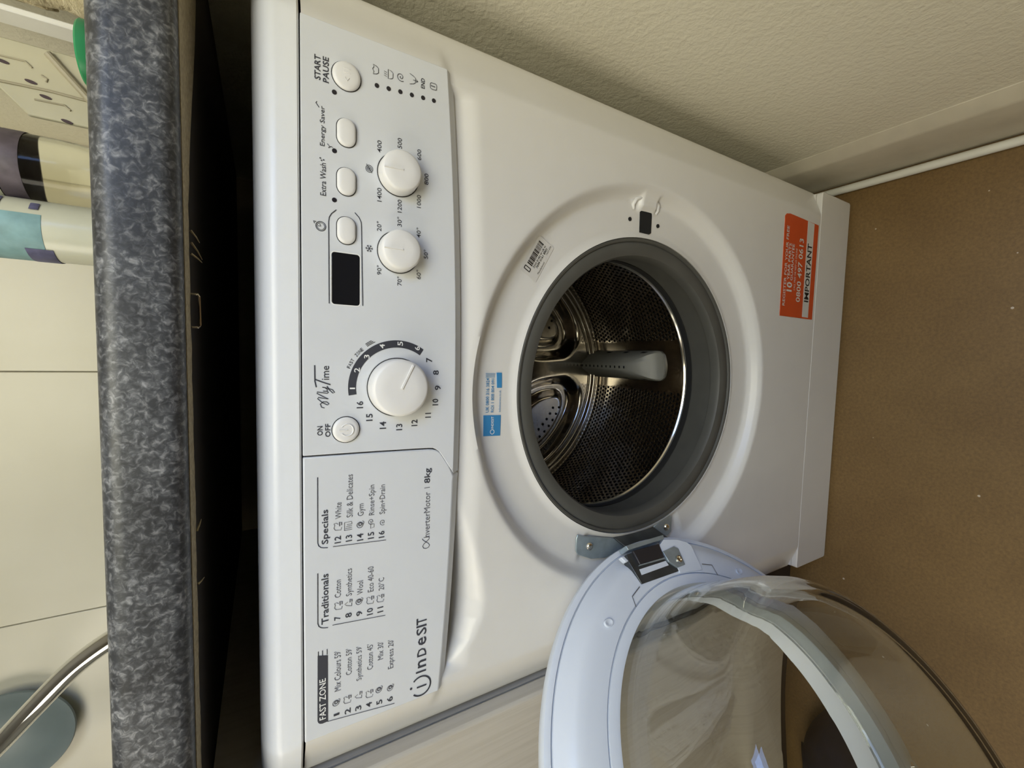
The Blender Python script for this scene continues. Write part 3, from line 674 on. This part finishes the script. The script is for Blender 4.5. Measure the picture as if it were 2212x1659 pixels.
flush_text(); tag(tb.build('sticker_print', 'sticker_blue', o), None, kind='stuff'); tag(tw_.build('sticker_brand', 'print_white', o), None, kind='stuff')
# bar code, tilted along the ring
bo = Vector((.1195, .6095)); bd = Vector((.868, -.497)); bn = Vector((.497, .868))
TB = lambda x, z: (bo.x+bd.x*x+bn.x*z, ys_-.0003, bo.y+bd.y*x+bn.y*z)
o = MB().add([TB(x, z)[:1] + (ys_, ) + TB(x, z)[2:] for x, z in ((-.010,-.010),(.031,-.010),(.031,.0105),(-.010,.0105))], [(0, 1, 2, 3)]).build('barcode_sticker', 'sticker_white', wm); tag(o, 'small white bar code sticker')
bb = MB(); x = 0.
while x < .0265:
    w = random.choice((.0004, .0006, .0009, .0013)); bb.add([TB(x, .0015), TB(x+w, .0015), TB(x+w, .0078), TB(x, .0078)], [(0, 1, 2, 3)]); x += w + random.choice((.0004, .0006, .0009))
text(bb, 'ZWD 81482 W UK N', 0, 26, -1.6, .4, TB, .01); text(bb, '7699 0161 8901', 2, 25, -4.6, -2.2, TB, .015); text(bb, 'Manufactured', -2, 12, -8.6, -6.8, TB); text(bb, '1623 070', 20, 30, -6.8, -5.4, TB)
bb.strip([(0, 0)], .001, 0) if False else None
q = [TB(*p_) for p_ in ((-.0062, .0012), (-.0030, .0012), (-.0030, .0082), (-.0062, .0082))]
for k in range(4):
    a, c = Vector(q[k]), Vector(q[(k+1) % 4]); d = (c-a).normalized(); n_ = Vector((-d.z, 0, d.x))*.00045; bb.add([a+n_, c+n_, c-n_, a-n_], [(0, 1, 2, 3)])
flush_text(); tag(bb.build('barcode_print', 'sticker_black', o), None, kind='stuff')
# orange guarantee sticker
yo = .0040
o = MB().prism([(.1013,.1983),(.1012,.1078),(.2430,.1070),(.2456,.1878),(.2440,.1970),(.2406,.2004)], yo-.0006, yo+.0003).build('guarantee_sticker', 'orange_sticker', wm); tag(o, 'orange sticker with the word IMPORTANT near the floor')
TO = lambda x, z: (x, yo-.0010, z)
MB().prism([(.1034,.1380),(.1032,.1207),(.2426,.1201),(.2439,.1387)], yo-.0008, yo-.0005).build('white_band', 'sticker_white', o)
ob = MB(); ow = MB(); text(ob, 'IMPORTANT', 126, 212, 123.2, 136.0, TO, .02)
text(ow, 'REGISTER FOR YOUR FREE', 116, 228, 188.5, 195.0, TO, .012); text(ow, '10', 137, 150.5, 172, 186.5, TO, .03); text(ow, 'YEAR PARTS', 153, 205, 180.3, 186.8, TO, .012); text(ow, 'GUARANTEE', 153, 205, 171.8, 178.3, TO, .012)
text(ow, 'CALL FREE OR VISIT US ONLINE', 140, 200, 163.5, 168.0, TO); text(ow, '0800 497 0613', 124, 216, 147.5, 159.5, TO, .015)
flush_text(); tag(ob.build('black_lettering', 'sticker_black', o), None, kind='stuff'); tag(ow.build('pale_lettering', 'sticker_white', o), None, kind='stuff')

# hinge on the body
def plate(name, poly, y0, y1, mat, parent=wm, bev=.0008):
    return MB().prism([(x/1000, z/1000) for x, z in poly], y0, y1).build(name, mat, parent, bevel=bev)
yh = .0205
hp = plate('hinge_plate', [(-158,543),(-161,536),(-170,500),(-173.3,489.3),(-184.5,468.9),(-189.9,468.6),(-193.2,501.8),(-190,522),(-181,541.8),(-176,545),(-162,545)], yh-.0035, yh-.0015, 'zinc')
hp2 = plate('hinge_plate', [(-171.5,423.8),(-160,401),(-159.6,397),(-164.2,390.8),(-183.3,390.8),(-187,396),(-188.2,404.1)], yh-.0035, yh-.0015, 'zinc')
for x, z, par in ((-.1743, .5265, hp), (-.1757, .4009, hp2)):
    MB().lathe([(0, .0030), (.0012, .0032), (.0024, .0030), (.0040, .0018), (.0046, 0)], arrow_T(x, z, yh-.0034), 20).build('screw', 'steel_rim', par, smooth=40)
# bent centre of the bracket reaching out to the door
mb = MB(); A = [(-.1722, yh-.002, .489), (-.1712, yh-.002, .424)]; Bq = [(-.1795, .004, .482), (-.1790, .004, .417)]; Cq = [(-.1815, -.006, .480), (-.1812, -.006, .415)]; Dq = [(-.1890, -.0095, .476), (-.1886, -.0095, .411)]
def sheet(rows, th):
    mb = MB(); 
    for a, b_ in rows: mb.v += [a, b_, tuple(Vector(a)+th), tuple(Vector(b_)+th)]
    n = len(rows)
    for i in range(n-1):
        p, q = i*4, (i+1)*4
        mb.f += [(p, q, q+1, p+1), (p+2, p+3, q+3, q+2), (p, p+2, q+2, q), (p+1, q+1, q+3, p+3)]
    mb.f += [(0, 1, 3, 2), ((n-1)*4, (n-1)*4+2, (n-1)*4+3, (n-1)*4+1)]
    return mb
sheet([A, Bq, Cq], Vector((-.0015, .0015, 0))).build('hinge_bracket', 'zinc_dark', wm, bevel=.0005)
sheet([Cq, Dq], Vector((-.0010, .0018, 0))).build('hinge_leaf', 'zinc', wm, bevel=.0005)

# ---- the open door
PH = R2(135.65); nrm = Vector((sin(PH), cos(PH), 0)); e1 = Vector((cos(PH), -sin(PH), 0)); DC = Vector((-.3241, -.1471, .4649))
def TD(a, b_, h): return tuple(DC + e1*a + Vector((0, 0, b_)) + nrm*h)
door = MB().lathe([(.1500, -.022), (.1700, -.034), (.1900, -.033), (.2030, -.024), (.2090, -.010), (.2105, -.002), (.2098, .0008), (.2070, .0020), (.2047, .0022), (.2044, -.0006), (.2034, -.0006), (.2030, .0026), (.2000, .0050), (.1955, .0095), (.1910, .0130), (.1870, .0150), (.1800, .0163), (.1650, .0180), (.1641, .0179), (.1639, .0150), (.1628, .0150), (.1625, .0186), (.1560, .0196), (.1530, .0190), (.1518, .0165), (.1512, .0)], TD, 160, close=True).build('door_frame', 'white_plastic', wm, smooth=38)
tag(door, 'white plastic ring of the open door')
# glass bowl: outer skin and inner skin
out = [(.1500, .004), (.1498, .018), (.1485, .032), (.1450, .052), (.1400, .074), (.1345, .095), (.1290, .110), (.1235, .1185), (.1165, .1235), (.1080, .1262), (.0900, .1285), (.0600, .1305), (.0300, .1315), (.0002, .1318)]
inn = [(.0002, .1262), (.0300, .1259), (.0600, .1249), (.0880, .1230), (.1040, .1208), (.1115, .1180), (.1175, .1130), (.1225, .1050), (.1285, .092), (.1340, .072), (.1392, .050), (.1425, .031), (.1440, .018), (.1442, .004)]
gl = MB().lathe(out+inn, TD, 160, close=True).build('glass_bowl', 'door_glass', door, smooth=50); tag(gl, 'clear glass bowl of the open door')
def dplate(name, poly, h0, h1, mat, bev=.0004):
    mb = MB(); n = len(poly); vs_ = [TD(a/1000, b_/1000, h1) for a, b_ in poly] + [TD(a/1000, b_/1000, h0) for a, b_ in poly]
    mb.add(vs_, [tuple(range(n)), tuple(range(2*n-1, n-1, -1))] + [(i, i+n, (i+1) % n+n, (i+1) % n) for i in range(n)])
    return mb.build(name, mat, door, bevel=bev)
dplate('hinge_pocket', [(-197,45),(-190,47),(-166.5,44),(-166.5,-12),(-171,-26),(-192,-24),(-198,-3)], .010, .0185, 'zinc_dark')
dplate('pocket_slot', [(-179.8,38.5),(-179.8,-1),(-174.9,-2),(-174.2,39)], .018, .0190, 'white_plastic', 0)
dplate('hinge_roller', [(-198.2,37.5),(-197.8,-2.5),(-183.0,.5),(-183.6,37)], .018, .0215, 'hinge_black', .001)
dplate('hinge_bar', [(-205,42.2),(-205.6,-16.5),(-201.2,-14.5),(-200.2,41)], .006, .0200, 'zinc')
dplate('cover_tab', [(-201,-14),(-197,-34),(-191.2,-45.7),(-186.4,-49.3),(-159.8,-45.2),(-164.6,-11.6),(-170,-12),(-188,-3.4),(-196,-3.4)], .012, .0192, 'white_plastic')
sp_ = dplate('screw_plate', [(-189.2,-2.2),(-191.,-22.),(-187.5,-26.5),(-170.3,-23.6),(-169.8,-10.8),(-177.9,-3.3)], .018, .0206, 'zinc')
MB().lathe([(0, .0018), (.0015, .0014), (.0020, .0026), (.0035, .0022), (.0042, 0)], lambda a, b_, h: TD(-.1771+a, -.0179+b_, .0205+h), 20).build('door_screw', 'steel_rim', door, smooth=40)
dplate('hinge_bar_foot', [(-183.6,37),(-182.6,37.6),(-181.6,.5),(-183.0,.4)], .018, .0212, 'zinc', 0)
dplate('clip_tab', [(-196.4,51),(-190,47.6),(-189.6,52.5),(-195.6,56)], .015, .0205, 'white_plastic', .001)
for b_ in (.1006, -.1006):
    MB().lathe([(0, .0001), (.0026, .0002), (.0034, .0008), (.0040, .0007), (.0046, -.001)], lambda a, bb_, h, b_=b_: TD(-.146+a*.8, b_+bb_*1.15, .0176+h), 18).build('door_pip', 'white_plastic', door, smooth=50)
# moulded joints in the inner ring face
for pts in ([(-150.0,64.2),(-159.2,62.9),(-165.0,48.6)], [(-165.5,-49.3),(-161.3,-63.2),(-150.5,-63.0)]):
    MB().strip([(a/1000, b_/1000) for a, b_ in pts], .0009, .0188, lambda x, z, y: TD(x, z, y)).build('joint_line', 'print_grey', door)

# ------------------------------------------------------------------ other things
pp = MB().tube([(.3215, y, .0062) for y in (-.30, -.1, .1, .30, .56)], .0060, 14).build('floor_pipe', 'pipe_white', smooth=60); tag(pp, 'white pipe lying on the floor along the skirting board', 'pipe')
# navy bundle on the floor
mb = MB(); vs_ = []; na_, nb_ = 40, 16
for j in range(nb_):
    ph = PI/2*j/(nb_-1)
    for i in range(na_):
        t = 2*PI*i/na_; rr = 1+.06*sin(3*t+.5)+.03*sin(7*t)
        vs_.append((.085*cos(ph)*cos(t)*rr*1.25, .062*cos(ph)*sin(t)*rr, .085*sin(ph)*(1+.06*sin(2*t))))
fs_ = [(j*na_+i, j*na_+(i+1) % na_, (j+1)*na_+(i+1) % na_, (j+1)*na_+i) for j in range(nb_-1) for i in range(na_)] + [tuple(range(na_-1, -1, -1))]
nv = mb.add(vs_, fs_).build('cloth_bundle', 'navy_cloth', smooth=60, loc=(-.655, -.045, 0)); tag(nv, 'dark navy rounded bundle on the floor, seen through the open glass door', 'cloth')

ZW = .9118
def vT(x, y): return lambda a, b_, h: (x+a, y+b_, ZW+h)
# clear bottle with plum label
j = empty('plastic_bottle', (.1685, .15, ZW), 'clear ribbed bottle with a dark plum label on the worktop', 'bottle')
T0 = lambda a, b_, h: (a, b_, h)
MB().lathe([(0, .002), (.019, .0), (.0235, .004), (.0248, .012), (.0235, .022), (.0248, .030), (.0232, .040), (.0248, .050), (.0252, .056), (.0252, .150), (.0225, .175), (.014, .205), (.012, .225), (0, .225)], T0, 56).build('body', 'clear_plastic', j, smooth=50)
MB().lathe([(.0256, .076), (.0258, .077), (.0258, .088), (.0256, .089)], T0, 56).build('label_band', 'label_plum', j, smooth=40)
MB().lathe([(.0257, .0895), (.0263, .0915), (.0257, .0935)], T0, 56).build('rib', 'glass_label_clear', j, smooth=40)
MB().lathe([(.0256, .094), (.0258, .095), (.0258, .140), (.0256, .141)], T0, 56).build('label_band', 'label_plum', j, smooth=40)
MB().lathe([(0, .224), (.0145, .224), (.0145, .240), (0, .241)], T0, 32).build('cap', 'white_board', j, smooth=40)
j = empty('labelled_bottle', (.1205, .142, ZW), 'pale bottle with blue and indigo label beside the plum-labelled one', 'bottle')
MB().lathe([(0, .001), (.018, .0), (.0215, .005), (.0225, .015), (.0225, .150), (.019, .175), (.011, .195), (.011, .215), (0, .215)], T0, 48).build('body', 'glass_label_clear', j, smooth=50)
MB().lathe([(.0227, .064), (.0229, .065), (.0229, .100), (.0227, .101)], T0, 40, a0=R2(150), a1=R2(290)).build('blue_label', 'label_blue', j, smooth=40)
MB().lathe([(.0230, .060), (.0232, .061), (.0232, .074), (.0230, .075)], T0, 30, a0=R2(150), a1=R2(225)).build('indigo_label', 'label_indigo', j, smooth=40)
MB().lathe([(.0230, .086), (.0232, .087), (.0232, .091), (.0230, .092)], T0, 12, a0=R2(295), a1=R2(330)).build('dark_mark', 'label_indigo', j, smooth=40)
MB().lathe([(.0230, .066), (.0232, .067), (.0232, .070), (.0230, .071)], T0, 8, a0=R2(300), a1=R2(318)).build('dark_mark', 'label_indigo', j, smooth=40)
MB().lathe([(0, .214), (.0125, .214), (.0125, .228), (0, .229)], T0, 28).build('cap', 'label_blue', j, smooth=40)
# cream draining board leaning against the wall
j = empty('draining_rack', (.235, .157, ZW), 'cream plastic rack with slots and bars standing between bottles and white board', 'rack')
MB().prism([(-.0235, 0), (-.0235, .080), (-.008, .0942), (-.008, .20), (.030, .20), (.030, 0)], 0, .004).build('board', 'cream_plastic', j, bevel=.001)
for x, z in ((.0019, .0775), (-.0070, .0697), (-.0223, .0581), (.012, .092), (.004, .118)):
    MB().prism([(x+.0012*cos(R2(k*20))+.0006*sin(R2(k*20)), z+.0034*sin(R2(k*20))) for k in range(18)], -.0006, .0006).build('slot', 'slot_purple', j)
for pts, r in (([(-.0029, .0941), (-.0023, .0819), (-.0018, .0666), (-.0024, .0507), (-.0024, .02)], .0011), ([(.0158, .0934), (.0162, .0800), (.0126, .0764)], .0006), ([(-.0107, .0759), (-.0101, .0590), (-.0133, .0556)], .0007), ([(.0088, .0715), (.0068, .0682), (.0044, .0690)], .0006)):
    MB().tube([(x, -.0004, z) for x, z in pts], r, 8).build('rib', 'cream_rib', j)
MB().tube([(.0260, -.0012, .0671), (.0168, -.0012, .0595), (.0076, -.0012, .0518), (-.010, -.0012, .037)], .0028, 10).build('rail', 'cream_rib', j)
# white board and straw basket by the wall
o = MB().box(-.0022, .0022, -.010, .010, 0, .24).build('white_board', 'white_board', bevel=.001, loc=(.2735, .140, ZW)); tag(o, 'narrow white board standing upright between the straw basket and the rack', 'board')
j = empty('straw_basket', (.3045, .120, ZW), 'straw coloured woven basket squeezed against the right wall', 'basket')
MB().lathe([(0, .001), (.020, 0), (.0225, .004)] + [(.0235+.0012*sin(k*2.1)+.0006*k/4, .006+.0085*k) for k in range(22)] + [(.0245, .195), (.022, .194), (.020, .01), (0, .008)], T0, 40).build('body', 'straw', j, smooth=60)
mb = MB()
for k in range(46):
    t = random.uniform(0, 2*PI); z = random.uniform(.03, .19); l = random.uniform(.015, .035)
    mb.tube([(.0255*cos(t+q*.9), .0255*sin(t+q*.9), z+l*q*1.2+.002*sin(9*q)) for q in (-.5, -.2, .1, .4)], .0011, 5)
tag(mb.build('loose_strands', 'straw', j), None, None, 'stuff')
o = MB().lathe([(0, .002), (.0145, .002), (.0160, .008), (.0165, .0140), (.0172, .0150), (.0180, .0140), (.0175, .006), (.012, 0), (0, 0)], T0, 48).build('plastic_bowl', 'green_plastic', smooth=40, loc=(.2085, .032, ZW)); tag(o, 'small shallow round green plastic bowl near the front edge of the worktop', 'bowl')
# kitchen tap
j = empty('kitchen_tap', (-.66, .44, ZW), 'curved chrome kitchen tap spout above the worktop on the left', 'tap')
base = Vector((-.66, .44, ZW)); pts = [(-.66, .44, .96), (-.66, .44, 1.06), (-.648, .435, 1.15), (-.61, .42, 1.20), (-.55, .395, 1.195), (-.48, .36, 1.150), (-.435, .338, 1.115), (-.395, .315, 1.083), (-.36, .30, 1.055), (-.325, .29, 1.025), (-.305, .283, 1.004), (-.288, .277, .980), (-.280, .274, .962)]
def cr(P, n=6):
    o = []
    for i in range(len(P)-1):
        p0, p1, p2, p3 = (Vector(P[max(0, min(len(P)-1, k))]) for k in (i-1, i, i+1, i+2))
        for q in range(n):
            t = q/n; o.append(.5*((2*p1)+(p2-p0)*t+(2*p0-5*p1+4*p2-p3)*t*t+(3*p1-p0-3*p2+p3)*t**3))
    return o+[Vector(P[-1])]
MB().tube([p-base for p in cr(pts)], .0105, 20).build('spout', 'chrome', j, smooth=60)
MB().lathe([(0, 0), (.027, 0), (.027, .006), (.020, .012), (.0175, .05), (.0175, .075), (0, .078)], T0, 32).build('base', 'chrome', j, smooth=40)
MB().tube([(.0, -.015, .05), (.01, -.045, .065), (.015, -.075, .085)], [.006, .005, .006], 12).build('lever', 'chrome', j, smooth=60)
o = MB().lathe([(0, -.006), (.050, -.006), (.056, -.002), (.074, .004), (.078, .006), (.077, .009), (.054, .004), (.048, .0), (0, .0)], lambda a, b_, h: (a, -h, b_), 64).build('round_dish', 'teal_ceramic', smooth=40, loc=(-.575, .585, ZW+.27)); tag(o, 'round blue-grey dish on the tiled wall behind the tap', 'dish')
